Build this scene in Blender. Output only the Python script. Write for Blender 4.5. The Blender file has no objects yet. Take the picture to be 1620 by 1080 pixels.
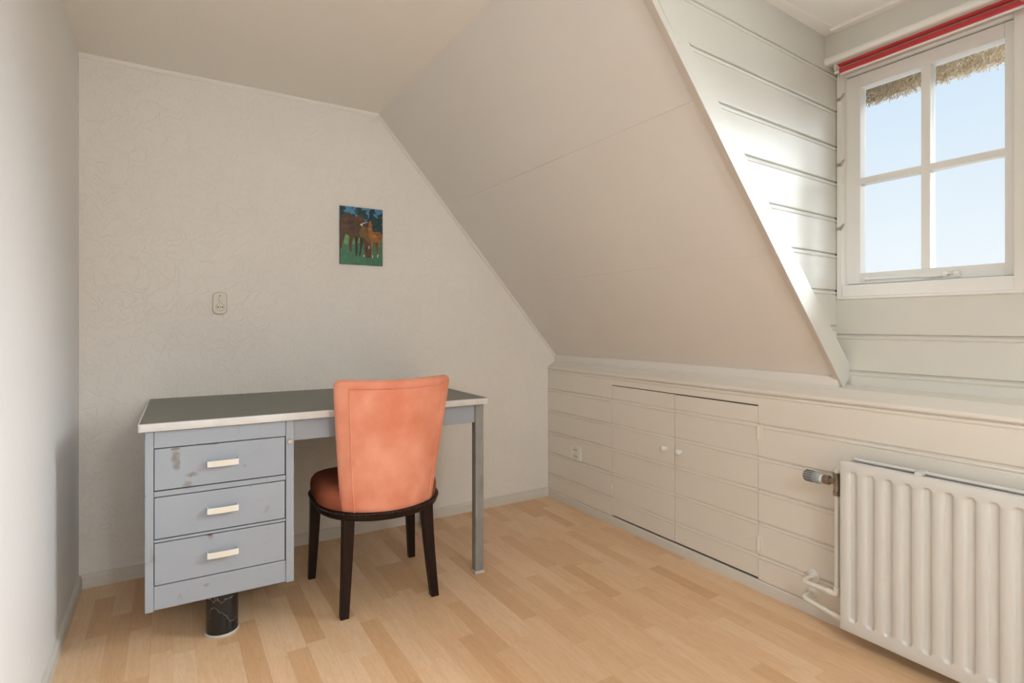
import bpy, bmesh, math, random
from mathutils import Vector, Matrix
R = random.Random(7)
sc = bpy.context.scene
COL = sc.collection
rad = math.radians

# ---------------------------------------------------------------- camera
cam_d = bpy.data.cameras.new('camera'); cam = bpy.data.objects.new('camera', cam_d); COL.objects.link(cam)
FPX = 875.0
cam_d.sensor_width = 36.0; cam_d.lens = FPX / 1620 * 36.0; cam_d.shift_y = -27.0 / 1620
cam_d.clip_start = 0.02
cam.location = (0, 0, 1.10)
cam.rotation_euler = (rad(90), 0, -math.atan2(810 - 268, FPX))
sc.camera = cam

# ---------------------------------------------------------------- sky, light, exposure
w = bpy.data.worlds.new('sky'); sc.world = w; w.use_nodes = True
nt = w.node_tree; nt.nodes.clear()
out = nt.nodes.new('ShaderNodeOutputWorld'); bg = nt.nodes.new('ShaderNodeBackground')
tc = nt.nodes.new('ShaderNodeTexCoord'); sep = nt.nodes.new('ShaderNodeSeparateXYZ'); rmp = nt.nodes.new('ShaderNodeValToRGB')
nt.links.new(tc.outputs['Generated'], sep.inputs[0]); nt.links.new(sep.outputs['Z'], rmp.inputs[0])
e = rmp.color_ramp.elements
e[0].position = 0.04; e[0].color = (0.93, 0.96, 1.0, 1)
e[1].position = 0.36; e[1].color = (0.67, 0.81, 0.97, 1)
e2 = rmp.color_ramp.elements.new(1.0); e2.color = (0.40, 0.62, 0.93, 1)
nt.links.new(rmp.outputs[0], bg.inputs[0]); nt.links.new(bg.outputs[0], out.inputs[0])
bg.inputs[1].default_value = 1.0

DAY_POWER = 25.0       # skylight falling in through the second casement of the dormer
SUN_POWER = 0.6        # thin hazy sun grazing the dormer cheek
FILL_LAMP_STRENGTH = 65.0   # fill light from an added, unseen opal pendant
sun_d = bpy.data.lights.new('hazy_sun', 'SUN'); sun_d.energy = SUN_POWER; sun_d.angle = rad(28); sun_d.color = (0.93, 0.96, 1.0)
sun = bpy.data.objects.new('hazy_sun', sun_d); COL.objects.link(sun); sun.location = (6, -3, 4)
sun.rotation_euler = Vector((-0.80, 0.50, -0.30)).to_track_quat('-Z', 'Y').to_euler()
day_d = bpy.data.lights.new('skylight', 'AREA'); day_d.shape = 'RECTANGLE'; day_d.size = 0.46; day_d.size_y = 0.74
day_d.energy = DAY_POWER; day_d.color = (0.86, 0.93, 1.0); day_d.spread = rad(70)
day = bpy.data.objects.new('skylight', day_d); COL.objects.link(day); day.location = (2.52, 0.336, 1.66)
day.rotation_euler = Vector((-0.86, 0.32, -0.50)).to_track_quat('-Z', 'Y').to_euler()

vs = sc.view_settings
vs.view_transform = 'Standard'; vs.look = 'None'; vs.gamma = 1.0; vs.use_curve_mapping = False
vs.exposure = 0.06
sc.cycles.max_bounces = 10; sc.cycles.diffuse_bounces = 6; sc.cycles.transparent_max_bounces = 12
sc.cycles.use_denoising = True
sc.cycles.sample_clamp_indirect = 6.0

# ---------------------------------------------------------------- materials
MATS = {}
def mat(name, color, rough=0.6, metal=0.0, spec=0.5, noise=None, bump=None, sheen=0.0, coat=0.0):
    """noise=(scale, amount, colour2, stretch) ; bump=(scale, strength, stretch, kind)"""
    m = bpy.data.materials.new(name); m.use_nodes = True
    n = m.node_tree; b = n.nodes['Principled BSDF']
    b.inputs['Base Color'].default_value = (*color, 1); b.inputs['Roughness'].default_value = rough
    b.inputs['Metallic'].default_value = metal; b.inputs['Specular IOR Level'].default_value = spec
    b.inputs['Sheen Weight'].default_value = sheen; b.inputs['Coat Weight'].default_value = coat
    geo = None
    def coords(stretch):
        nonlocal geo
        if geo is None: geo = n.nodes.new('ShaderNodeNewGeometry')
        mp = n.nodes.new('ShaderNodeMapping'); mp.inputs['Scale'].default_value = stretch
        n.links.new(geo.outputs['Position'], mp.inputs[0]); return mp.outputs[0]
    if noise:
        s, amt, c2, st = noise
        tx = n.nodes.new('ShaderNodeTexNoise'); tx.inputs['Scale'].default_value = s; tx.inputs['Detail'].default_value = 5
        n.links.new(coords(st), tx.inputs['Vector'])
        rp = n.nodes.new('ShaderNodeValToRGB'); rp.color_ramp.elements[0].position = 0.5 - amt; rp.color_ramp.elements[1].position = 0.5 + amt
        rp.color_ramp.elements[0].color = (*color, 1); rp.color_ramp.elements[1].color = (*c2, 1)
        n.links.new(tx.outputs['Fac'], rp.inputs[0]); n.links.new(rp.outputs[0], b.inputs['Base Color'])
    if bump:
        s, stg, st, kind = bump
        tx = n.nodes.new('ShaderNodeTexNoise'); tx.inputs['Scale'].default_value = s; tx.inputs['Detail'].default_value = 3
        tx.inputs['Distortion'].default_value = 1.2 if kind == 'ridge' else 0.0
        n.links.new(coords(st), tx.inputs['Vector']); src = tx.outputs['Fac']
        if kind == 'ridge':
            a1 = n.nodes.new('ShaderNodeMath'); a1.operation = 'SUBTRACT'; a1.inputs[1].default_value = 0.5; n.links.new(src, a1.inputs[0])
            a2 = n.nodes.new('ShaderNodeMath'); a2.operation = 'ABSOLUTE'; n.links.new(a1.outputs[0], a2.inputs[0])
            a3 = n.nodes.new('ShaderNodeMath'); a3.operation = 'SMOOTH_MIN'; a3.inputs[1].default_value = 0.06; a3.inputs[2].default_value = 0.04; n.links.new(a2.outputs[0], a3.inputs[0])
            src = a3.outputs[0]
        bp = n.nodes.new('ShaderNodeBump'); bp.inputs['Strength'].default_value = stg; bp.inputs['Distance'].default_value = 0.02 if kind == 'ridge' else 0.004
        n.links.new(src, bp.inputs['Height']); n.links.new(bp.outputs[0], b.inputs['Normal'])
    MATS[name] = m
    return m

mat('back_paper', (0.86, 0.83, 0.79), 0.75, spec=0.3, noise=(2.0, 0.3, (0.81, 0.775, 0.73), (1, 1, 1)), bump=(17, 0.85, (1, 1, 1), 'ridge'))
mat('left_paper', (0.80, 0.80, 0.80), 0.7, spec=0.3, bump=(55, 0.5, (1, 1, 0.35), 'noise'))
mat('ceiling_paint', (0.875, 0.85, 0.805), 0.7, spec=0.3, bump=(90, 0.12, (1, 1, 1), 'noise'))
mat('slope_paint', (0.78, 0.75, 0.715), 0.6, spec=0.35, noise=(3, 0.3, (0.755, 0.72, 0.68), (1, 1, 1)), bump=(120, 0.10, (1, 1, 1), 'noise'))
mat('plank_paint', (0.79, 0.745, 0.675), 0.42, noise=(4, 0.35, (0.765, 0.715, 0.64), (1, 1, 1)), bump=(60, 0.10, (0.4, 0.12, 1), 'noise'))
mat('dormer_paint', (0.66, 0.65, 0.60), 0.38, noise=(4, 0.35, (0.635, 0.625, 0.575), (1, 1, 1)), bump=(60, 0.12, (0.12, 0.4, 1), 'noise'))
mat('trim_paint', (0.86, 0.845, 0.815), 0.4, bump=(60, 0.06, (1, 1, 1), 'noise'))
mat('ledge_paint', (0.84, 0.815, 0.765), 0.35, bump=(60, 0.06, (1, 0.1, 1), 'noise'))
mat('base_paint', (0.70, 0.665, 0.61), 0.45, bump=(60, 0.06, (1, 1, 1), 'noise'))
mat('edge_board_paint', (0.56, 0.50, 0.44), 0.45, bump=(60, 0.08, (1, 1, 1), 'noise'))
mat('window_paint', (0.82, 0.815, 0.79), 0.32, bump=(50, 0.05, (1, 1, 0.2), 'noise'))
mat('dark_gap', (0.015, 0.012, 0.01), 0.9)
mat('rad_enamel', (0.70, 0.69, 0.665), 0.28, noise=(3, 0.3, (0.685, 0.675, 0.65), (1, 1, 1)))
mat('pipe_enamel', (0.79, 0.77, 0.71), 0.3)
mat('brass_dull', (0.36, 0.30, 0.22), 0.42, metal=0.8, noise=(40, 0.25, (0.20, 0.17, 0.13), (1, 1, 1)))
mat('valve_brown', (0.22, 0.155, 0.12), 0.45, metal=0.3)
mat('valve_grey', (0.33, 0.36, 0.38), 0.5)
mat('valve_groove', (0.06, 0.07, 0.075), 0.6)
mat('white_plastic', (0.80, 0.78, 0.71), 0.35)
mat('cream_plastic', (0.74, 0.70, 0.61), 0.38)
mat('socket_hole', (0.03, 0.025, 0.02), 0.7)
mat('blind_red', (0.52, 0.045, 0.055), 0.7, sheen=0.05, bump=(400, 0.1, (1, 1, 1), 'noise'))
mat('alu', (0.78, 0.79, 0.80), 0.4, metal=0.25, noise=(18, 0.2, (0.70, 0.70, 0.72), (1, 1, 1)))
mat('steel_hook', (0.42, 0.41, 0.38), 0.45, metal=0.4)
mat('lino', (0.115, 0.120, 0.100), 0.42, noise=(14, 0.35, (0.155, 0.155, 0.125), (1, 6, 1)), bump=(200, 0.05, (1, 1, 1), 'noise'))
mat('leg_steel', (0.24, 0.24, 0.235), 0.5, metal=0.25, noise=(30, 0.22, (0.33, 0.325, 0.31), (1, 1, 0.5)))
mat('glide', (0.55, 0.52, 0.47), 0.6)
mat('dark_wood', (0.0075, 0.0036, 0.0027), 0.42, spec=0.22, noise=(30, 0.3, (0.024, 0.009, 0.0055), (1, 1, 0.08)), coat=0.0)
mat('nail_brass', (0.055, 0.030, 0.022), 0.32, metal=0.75)
mat('velvet_seat', (0.37, 0.112, 0.060), 0.85, spec=0.1, sheen=0.0, noise=(9, 0.25, (0.24, 0.068, 0.036), (1, 1, 1)))  # coral velvet darkened: the shade on the seat is put into its colour
mat('thatch_core', (0.62, 0.52, 0.38), 0.9)
mat('handle_white', (0.80, 0.78, 0.74), 0.35, metal=0.15)
mat('handle_insert', (0.80, 0.735, 0.63), 0.45)
mat('lock_metal', (0.62, 0.58, 0.52), 0.35, metal=0.8)

def nodes(m): return m.node_tree.nodes, m.node_tree.links
# coral velvet: worn, cloudy nap
m = mat('velvet', (0.83, 0.355, 0.240), 0.85, spec=0.15, sheen=0.35, noise=(7.5, 0.17, (0.68, 0.225, 0.130), (1, 1, 0.8)), bump=(300, 0.06, (1, 1, 1), 'noise'))
m.node_tree.nodes['Principled BSDF'].inputs['Sheen Tint'].default_value = (1.0, 0.62, 0.48, 1)
# (x, z, half-width, half-height, kind, strength, grain) of the marks on the drawer fronts
STAINS = [(0.018, 0.645, 0.020, 0.050, 'g', 0.75, 30), (0.016, 0.682, 0.022, 0.006, 'r', 0.8, 40), (0.062, 0.590, 0.030, 0.012, 'g', 0.7, 40), (0.052, 0.555, 0.020, 0.022, 'g', 0.55, 30),
          (0.120, 0.415, 0.022, 0.030, 'g', 0.0, 30), (0.120, 0.365, 0.016, 0.016, 'g', 0.6, 40), (0.118, 0.373, 0.022, 0.005, 'r', 0.85, 40), (0.300, 0.430, 0.018, 0.022, 'g', 0.5, 35), (0.110, 0.205, 0.018, 0.010, 'g', 0.7, 70), (0.230, 0.600, 0.010, 0.012, 'g', 0.4, 50), (0.120, 0.6875, 0.06, 0.003, 'r', 0.7, 45)]
# painted steel of the desk with scuffs and rust-brown stains of their own shape
m = mat('desk_paint', (0.328, 0.360, 0.412), 0.42, noise=(3.5, 0.3, (0.358, 0.388, 0.434), (1, 1, 1)))
n, l = nodes(m); b = n['Principled BSDF']
base = b.inputs['Base Color'].links[0].from_socket
geo = n.new('ShaderNodeNewGeometry')
def layer(base, scale, stretch, lo, hi, col, fac=1.0):
    mp = n.new('ShaderNodeMapping'); mp.inputs['Scale'].default_value = stretch; l.new(geo.outputs['Position'], mp.inputs[0])
    tx = n.new('ShaderNodeTexNoise'); tx.inputs['Scale'].default_value = scale; tx.inputs['Detail'].default_value = 6; tx.inputs['Roughness'].default_value = 0.65
    l.new(mp.outputs[0], tx.inputs['Vector'])
    rp = n.new('ShaderNodeValToRGB'); rp.color_ramp.elements[0].position = lo; rp.color_ramp.elements[1].position = hi
    rp.color_ramp.elements[1].color = (fac, fac, fac, 1)
    l.new(tx.outputs['Fac'], rp.inputs[0])
    mx = n.new('ShaderNodeMix'); mx.data_type = 'RGBA'; l.new(rp.outputs[0], mx.inputs['Factor']); l.new(base, mx.inputs['A']); mx.inputs['B'].default_value = (*col, 1)
    return mx.outputs['Result']
base = layer(base, 13, (1, 1, 0.5), 0.615, 0.70, (0.20, 0.165, 0.12), 0.5)
def stain(base, cx, cz, rx, rz, col, fac, nscale):
    sp = n.new('ShaderNodeSeparateXYZ'); l.new(geo.outputs['Position'], sp.inputs[0]); acc = None
    for ax, c_, r_ in (('X', cx, rx), ('Z', cz, rz)):
        a = n.new('ShaderNodeMath'); a.operation = 'SUBTRACT'; a.inputs[1].default_value = c_; l.new(sp.outputs[ax], a.inputs[0])
        d_ = n.new('ShaderNodeMath'); d_.operation = 'DIVIDE'; d_.inputs[1].default_value = r_; l.new(a.outputs[0], d_.inputs[0])
        q = n.new('ShaderNodeMath'); q.operation = 'MULTIPLY'; l.new(d_.outputs[0], q.inputs[0]); l.new(d_.outputs[0], q.inputs[1])
        if acc is None: acc = q.outputs[0]
        else:
            t = n.new('ShaderNodeMath'); t.operation = 'ADD'; l.new(acc, t.inputs[0]); l.new(q.outputs[0], t.inputs[1]); acc = t.outputs[0]
    tx = n.new('ShaderNodeTexNoise'); tx.inputs['Scale'].default_value = nscale; tx.inputs['Detail'].default_value = 6; tx.inputs['Roughness'].default_value = 0.7; l.new(geo.outputs['Position'], tx.inputs['Vector'])
    m1 = n.new('ShaderNodeMath'); m1.operation = 'MULTIPLY_ADD'; m1.inputs[1].default_value = -0.42; l.new(acc, m1.inputs[0]); l.new(tx.outputs['Fac'], m1.inputs[2])
    mr = n.new('ShaderNodeMapRange'); mr.inputs['From Min'].default_value = 0.26; mr.inputs['From Max'].default_value = 0.52; mr.inputs['To Max'].default_value = fac; l.new(m1.outputs[0], mr.inputs[0])
    mx = n.new('ShaderNodeMix'); mx.data_type = 'RGBA'; l.new(mr.outputs[0], mx.inputs['Factor']); l.new(base, mx.inputs['A']); mx.inputs['B'].default_value = (*col, 1)
    return mx.outputs['Result']
GRIME = (0.19, 0.165, 0.12); RUST = (0.12, 0.035, 0.02)
for cx_, cz_, rx_, rz_, c_, f_, ns_ in STAINS: base = stain(base, cx_, cz_, rx_, rz_, {'g': GRIME, 'r': RUST}[c_], f_, ns_)
base = layer(base, 38, (1.6, 1, 1), 0.67, 0.72, (0.10, 0.09, 0.085), 0.6)
l.new(base, b.inputs['Base Color'])
# black enamel column with thin white scratches
m = mat('column_black', (0.010, 0.010, 0.011), 0.22)
n, l = nodes(m); b = n['Principled BSDF']; geo = n.new('ShaderNodeNewGeometry')
tx = n.new('ShaderNodeTexNoise'); tx.inputs['Scale'].default_value = 5; tx.inputs['Detail'].default_value = 5; l.new(geo.outputs['Position'], tx.inputs['Vector'])
a1 = n.new('ShaderNodeMath'); a1.operation = 'SUBTRACT'; a1.inputs[1].default_value = 0.52; l.new(tx.outputs['Fac'], a1.inputs[0])
a2 = n.new('ShaderNodeMath'); a2.operation = 'ABSOLUTE'; l.new(a1.outputs[0], a2.inputs[0])
rp = n.new('ShaderNodeValToRGB'); rp.color_ramp.elements[0].position = 0.0015; rp.color_ramp.elements[0].color = (0.16, 0.155, 0.15, 1); rp.color_ramp.elements[1].position = 0.0035; rp.color_ramp.elements[1].color = (0.010, 0.010, 0.011, 1)
l.new(a2.outputs[0], rp.inputs[0]); l.new(rp.outputs[0], b.inputs['Base Color'])

# laminate floor strip: tone per strip from the object's random value, printed beech grain
def floor_mat(name, island):
    m = mat(name, (0.70, 0.47, 0.27), 0.32, spec=0.45)
    n, l = nodes(m); b = n['Principled BSDF']; geo = n.new('ShaderNodeNewGeometry')
    rnd = geo.outputs['Random Per Island'] if island else n.new('ShaderNodeObjectInfo').outputs['Random']
    off = n.new('ShaderNodeMath'); off.operation = 'MULTIPLY'; off.inputs[1].default_value = 40.0; l.new(rnd, off.inputs[0])
    cmb = n.new('ShaderNodeCombineXYZ'); l.new(off.outputs[0], cmb.inputs[0]); l.new(off.outputs[0], cmb.inputs[1])
    add = n.new('ShaderNodeVectorMath'); add.operation = 'ADD'; l.new(geo.outputs['Position'], add.inputs[0]); l.new(cmb.outputs[0], add.inputs[1])
    mp = n.new('ShaderNodeMapping'); mp.inputs['Scale'].default_value = (14, 1.3, 1); l.new(add.outputs[0], mp.inputs[0])
    tx = n.new('ShaderNodeTexNoise'); tx.inputs['Scale'].default_value = 1.6; tx.inputs['Detail'].default_value = 3; tx.inputs['Distortion'].default_value = 0.6; l.new(mp.outputs[0], tx.inputs['Vector'])
    sn = n.new('ShaderNodeMath'); sn.operation = 'MULTIPLY'; sn.inputs[1].default_value = 34; l.new(tx.outputs['Fac'], sn.inputs[0])
    s2 = n.new('ShaderNodeMath'); s2.operation = 'SINE'; l.new(sn.outputs[0], s2.inputs[0])
    gr = n.new('ShaderNodeMapRange'); gr.inputs['From Min'].default_value = -1; gr.inputs['To Min'].default_value = 0.0; gr.inputs['To Max'].default_value = 1.0; l.new(s2.outputs[0], gr.inputs[0])
    rp = n.new('ShaderNodeValToRGB'); el = rp.color_ramp.elements
    el[0].position = 0.0; el[0].color = (0.690, 0.425, 0.230, 1); el[1].position = 1.0; el[1].color = (0.850, 0.610, 0.395, 1)
    k = el.new(0.3); k.color = (0.785, 0.525, 0.310, 1); k = el.new(0.65); k.color = (0.820, 0.565, 0.345, 1)
    l.new(rnd, rp.inputs[0])
    mx = n.new('ShaderNodeMix'); mx.data_type = 'RGBA'; mx.blend_type = 'MULTIPLY'
    fm = n.new('ShaderNodeMath'); fm.operation = 'MULTIPLY'; fm.inputs[1].default_value = 0.22; l.new(gr.outputs[0], fm.inputs[0])
    l.new(fm.outputs[0], mx.inputs['Factor']); l.new(rp.outputs[0], mx.inputs['A']); mx.inputs['B'].default_value = (0.80, 0.66, 0.52, 1)
    # fine fleck
    mp2 = n.new('ShaderNodeMapping'); mp2.inputs['Scale'].default_value = (330, 28, 1); l.new(add.outputs[0], mp2.inputs[0])
    t2 = n.new('ShaderNodeTexNoise'); t2.inputs['Scale'].default_value = 1; t2.inputs['Detail'].default_value = 2; l.new(mp2.outputs[0], t2.inputs['Vector'])
    r2 = n.new('ShaderNodeValToRGB'); r2.color_ramp.elements[0].position = 0.45; r2.color_ramp.elements[1].position = 0.75; r2.color_ramp.elements[1].color = (0.3, 0.3, 0.3, 1); l.new(t2.outputs['Fac'], r2.inputs[0])
    mx2 = n.new('ShaderNodeMix'); mx2.data_type = 'RGBA'; mx2.blend_type = 'MULTIPLY'; l.new(r2.outputs[0], mx2.inputs['Factor']); l.new(mx.outputs['Result'], mx2.inputs['A']); mx2.inputs['B'].default_value = (0.75, 0.6, 0.45, 1)
    l.new(mx2.outputs['Result'], b.inputs['Base Color'])
    return m
floor_mat('laminate', False); floor_mat('laminate_rest', True)

# window glass: clear with a Fresnel reflection
m = bpy.data.materials.new('glass'); m.use_nodes = True; MATS['glass'] = m
n, l = nodes(m); n.clear()
o_ = n.new('ShaderNodeOutputMaterial'); tr = n.new('ShaderNodeBsdfTransparent'); gl = n.new('ShaderNodeBsdfGlossy'); gl.inputs['Roughness'].default_value = 0.02
fr = n.new('ShaderNodeFresnel'); fr.inputs[0].default_value = 1.25; ms = n.new('ShaderNodeMixShader')
tr.inputs[0].default_value = (0.97, 0.985, 0.98, 1)
l.new(fr.outputs[0], ms.inputs[0]); l.new(tr.outputs[0], ms.inputs[1]); l.new(gl.outputs[0], ms.inputs[2]); l.new(ms.outputs[0], o_.inputs[0])
# glowing opal glass of the added fill lamp
m = bpy.data.materials.new('opal_lamp'); m.use_nodes = True; MATS['opal_lamp'] = m
b = m.node_tree.nodes['Principled BSDF']; b.inputs['Base Color'].default_value = (0.9, 0.87, 0.8, 1)
b.inputs['Emission Color'].default_value = (0.92, 0.985, 1.0, 1); b.inputs['Emission Strength'].default_value = FILL_LAMP_STRENGTH
# straw and print read a colour attribute
def attr_mat(name, rough, mott, lo, hi):
    m = bpy.data.materials.new(name); m.use_nodes = True; MATS[name] = m
    n, l = nodes(m); b = n['Principled BSDF']; b.inputs['Roughness'].default_value = rough
    at = n.new('ShaderNodeVertexColor'); at.layer_name = 'tone'
    geo = n.new('ShaderNodeNewGeometry'); tx = n.new('ShaderNodeTexNoise'); tx.inputs['Scale'].default_value = mott; tx.inputs['Detail'].default_value = 6
    l.new(geo.outputs['Position'], tx.inputs['Vector'])
    mr = n.new('ShaderNodeMapRange'); mr.inputs['To Min'].default_value = lo; mr.inputs['To Max'].default_value = hi; l.new(tx.outputs['Fac'], mr.inputs[0])
    mx = n.new('ShaderNodeVectorMath'); mx.operation = 'SCALE'; l.new(at.outputs[0], mx.inputs[0]); l.new(mr.outputs[0], mx.inputs['Scale'])
    l.new(mx.outputs[0], b.inputs['Base Color']); return m
attr_mat('straw', 0.85, 60, 0.9, 1.4); attr_mat('print', 0.35, 90, 0.45, 1.6)

# ---------------------------------------------------------------- mesh helpers
class MB:
    def __init__(s): s.v = []; s.f = []; s.sm = False
    def box(s, x0, x1, y0, y1, z0, z1):
        i = len(s.v)
        s.v += [(x, y, z) for z in (z0, z1) for y in (y0, y1) for x in (x0, x1)]
        s.f += [tuple(i + k for k in q) for q in ((0, 2, 3, 1), (4, 5, 7, 6), (0, 1, 5, 4), (2, 6, 7, 3), (0, 4, 6, 2), (1, 3, 7, 5))]
        return s
    def loft(s, rings, cap0=True, cap1=True, closed=True):
        i = len(s.v); m_ = len(rings[0])
        for r in rings: s.v += [tuple(p) for p in r]
        for k in range(len(rings) - 1):
            for j in range(m_ if closed else m_ - 1):
                a = i + k * m_ + j; b_ = i + k * m_ + (j + 1) % m_
                s.f.append((a, b_, b_ + m_, a + m_))
        if cap0: s.f.append(tuple(i + j for j in reversed(range(m_))))
        if cap1: s.f.append(tuple(i + (len(rings) - 1) * m_ + j for j in range(m_)))
        return s
    def tube(s, pts, r, n=10, rs=None):
        pts = [Vector(p) for p in pts]; rings = []
        t = (pts[1] - pts[0]).normalized()
        up = Vector((0, 0, 1)) if abs(t.z) < 0.9 else Vector((1, 0, 0))
        a = t.cross(up).normalized()
        for k, p in enumerate(pts):
            t = ((pts[min(k + 1, len(pts) - 1)] - pts[max(k - 1, 0)])).normalized()
            a = (a - t * a.dot(t)).normalized(); b_ = t.cross(a)
            rr = rs[k] if rs else r
            rings.append([p + (a * math.cos(2 * math.pi * j / n) + b_ * math.sin(2 * math.pi * j / n)) * rr for j in range(n)])
        return s.loft(rings)
    def lathe(s, c, axis, prof, n=24):
        c = Vector(c); t = Vector(axis).normalized(); up = Vector((0, 0, 1)) if abs(t.z) < 0.9 else Vector((1, 0, 0))
        a = t.cross(up).normalized(); b_ = t.cross(a)
        return s.loft([[c + t * h_ + (a * math.cos(2 * math.pi * j / n) + b_ * math.sin(2 * math.pi * j / n)) * max(r, 1e-4) for j in range(n)] for r, h_ in prof])
    def build(s, name, m, parent=None, smooth=False, bevel=0.0, fix=True):
        me = bpy.data.meshes.new(name); me.from_pydata(s.v, [], s.f)
        if fix:
            bm = bmesh.new(); bm.from_mesh(me); bmesh.ops.recalc_face_normals(bm, faces=bm.faces); bm.to_mesh(me); bm.free()
        me.materials.append(MATS[m])
        o = bpy.data.objects.new(name, me); COL.objects.link(o)
        if parent: o.parent = parent
        if smooth:
            me.shade_smooth()
            if smooth == 'auto':
                bm = bmesh.new(); bm.from_mesh(me)
                for ed in bm.edges:
                    if len(ed.link_faces) == 2 and ed.calc_face_angle(0) > rad(38): ed.smooth = False
                bm.to_mesh(me); bm.free()
        if bevel:
            bv = o.modifiers.new('bevel', 'BEVEL'); bv.width = bevel; bv.segments = 2; bv.limit_method = 'ANGLE'
        return o
def tag(o, label, cat=None, group=None, kind=None):
    o['label'] = label
    if cat: o['category'] = cat
    if group: o['group'] = group
    if kind: o['kind'] = kind
    return o
def empty(name, loc=(0, 0, 0), rz=0):
    o = bpy.data.objects.new(name, None); COL.objects.link(o); o.location = loc; o.rotation_euler = (0, 0, rz); o.empty_display_size = 0.05; return o
def struct(o, label): o['label'] = label; o['category'] = {'w': 'wall', 'f': 'floor', 'c': 'ceiling', 'b': 'baseboard', 't': 'trim', 'd': 'door'}[o.name[0]] if not o.name.startswith('window') else 'window'; o['kind'] = 'structure'; return o
def box(*a): return MB().box(*a)

# ---------------------------------------------------------------- room dimensions
XL, XR, YB, YF, ZC = -0.32, 2.070, 2.905, -1.60, 2.228
KX = (2.125 - 0.953) / (2.228 - 0.907)
def xs(z): return 0.953 + (ZC - z) * KX          # slope surface: x at height z
SN = Vector((1, 0, KX)).normalized(); SN = Vector((SN.x, 0, SN.z))   # outward normal of slope
YD0, YD1 = 0.06, 1.118                            # dormer opening in the slope
ZD = 2.187                                        # dormer ceiling
def yc(x): return 1.105 + (x - 1.3) * 0.0568      # left cheek of the dormer, slightly splayed
XW = 2.19                                         # window wall

# ---------------------------------------------------------------- floor
fl = struct(box(XL - 0.1, XR + 0.12, YF - 0.1, YB + 0.1, -0.08, -0.010).build('floor', 'laminate_rest'), 'light beech laminate floor in narrow strips')
unit = box(-0.5, 0.5, -0.5, 0.5, -0.0098, 0.0); uo = unit.build('plank', 'laminate'); ume = uo.data
bpy.data.objects.remove(uo)
W = 0.0652; rest = MB(); x = XL + 0.004; row = 0; PL = []
while x < XR - 0.002:
    x1 = min(x + W, XR + 0.004)
    y = YB + 0.01 - R.uniform(0.0, 0.38)
    prev = YB + 0.004
    while prev > YF:
        y0 = max(y, YF - 0.02)
        vis = prev > 2.02 - 0.62 * x1 - 0.12
        if vis: PL.append((x, x1, y0, prev))
        else: rest.box(x + 0.00015, x1 - 0.00015, y0 + 0.00015, prev - 0.00015, -0.0098, 0.0)
        prev = y0; y = y0 - R.choice((0.27, 0.33, 0.38, 0.42, 0.47))
    x = x1; row += 1
for a, b2, c, d in PL:
    o = bpy.data.objects.new('plank', ume); COL.objects.link(o); o.parent = fl
    o.location = ((a + b2) / 2, (c + d) / 2, 0); o.scale = (b2 - a - 0.0003, d - c - 0.0003, 1)
rest.build('plank_remainder', 'laminate_rest', fl)['kind'] = 'stuff'

# ---------------------------------------------------------------- walls, ceiling, slope
wl = struct(box(XL - 0.1, XL, YF - 0.1, YB + 0.1, -0.01, ZC + 0.1).build('wall_left', 'left_paper'), 'white fine-textured wallpapered wall at the left')
wb = struct(box(XL - 0.1, 2.40, YB, YB + 0.1, -0.01, ZC + 0.1).build('wall_back', 'back_paper'), 'white relief-wallpapered end wall behind the desk')
# overlapping wallpaper sheet right of the vertical seam
struct(box(XL - 0.1, 2.40, YF - 0.1, YF, -0.01, ZC + 0.1).build('wall_front', 'left_paper'), 'plain white wall behind the viewer')
ce = struct(box(XL - 0.1, 1.02, YF - 0.1, YB + 0.1, ZC, ZC + 0.1).build('ceiling', 'ceiling_paint'), 'flat off-white ceiling above the desk')
def slope_prism(y0, y1, z0, z1, th=0.08, lift=0.0):
    p = []
    for z in (z0, z1):
        P = Vector((xs(z), 0, z)) + SN * lift; p.append(P); p.append(P + SN * th)
    q = [p[0], p[2], p[3], p[1]]
    return MB().loft([[(a.x, y0, a.z) for a in q], [(a.x, y1, a.z) for a in q]])
sl = struct(slope_prism(YD1, YB + 0.06, 0.86, 2.30, 0.06, 0.016).build('wall_slope', 'slope_paint'), 'sloping white boarded ceiling left of the dormer')
SEAMS = [(0.905, 1.3383), (1.3388, 1.7783), (1.7788, 2.228)]
for z0, z1 in SEAMS: slope_prism(YD1, YB, z0, z1, 0.016).build('panel', 'slope_paint', sl)
struct(slope_prism(YF - 0.05, YD0 - 0.010, 0.80, 2.30).build('wall_slope_near', 'slope_paint'), 'sloping white ceiling on the near side of the dormer')
struct(slope_prism(YD0 - 0.02, YD1 + 0.02, ZD - 0.002, 2.30).build('wall_slope_top', 'slope_paint'), 'narrow strip of slope above the dormer opening')
struct(box(0.985, 2.42, YD0 - 0.1, 1.30, ZD, ZD + 0.10).build('ceiling_dormer', 'trim_paint'), 'white board ceiling of the dormer')

# cornice strips
def strip_x(x0, x1, y, z, s=0.014):   # along x, against the end wall under the ceiling
    return MB().loft([[(xx, y, z), (xx, y, z - s * 1.15), (xx, y - s * 0.35, z - s * 1.15), (xx, y - s * 0.9, z - s * 0.6), (xx, y - s, z - s * 0.2), (xx, y - s, z)] for xx in (x0, x1)])
struct(strip_x(XL, 0.953, YB, ZC).build('trim_1', 'ceiling_paint', bevel=0.001), 'thin cornice strip between end wall and flat ceiling')
m_ = MB(); rings = []
for z in (ZC - 0.004, 0.868):
    P = Vector((xs(z), 0, z)); rr = []
    for (dn, dy) in ((0, 0), (-0.014, 0), (-0.016, -0.006), (-0.008, -0.013), (-0.003, -0.015), (0, -0.015)):
        Q = P + SN * dn; rr.append((Q.x, YB + dy, Q.z))
    rings.append(rr)
struct(m_.loft(rings).build('trim_2', 'slope_paint', bevel=0.001), 'thin cornice strip along the slope on the end wall')
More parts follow.
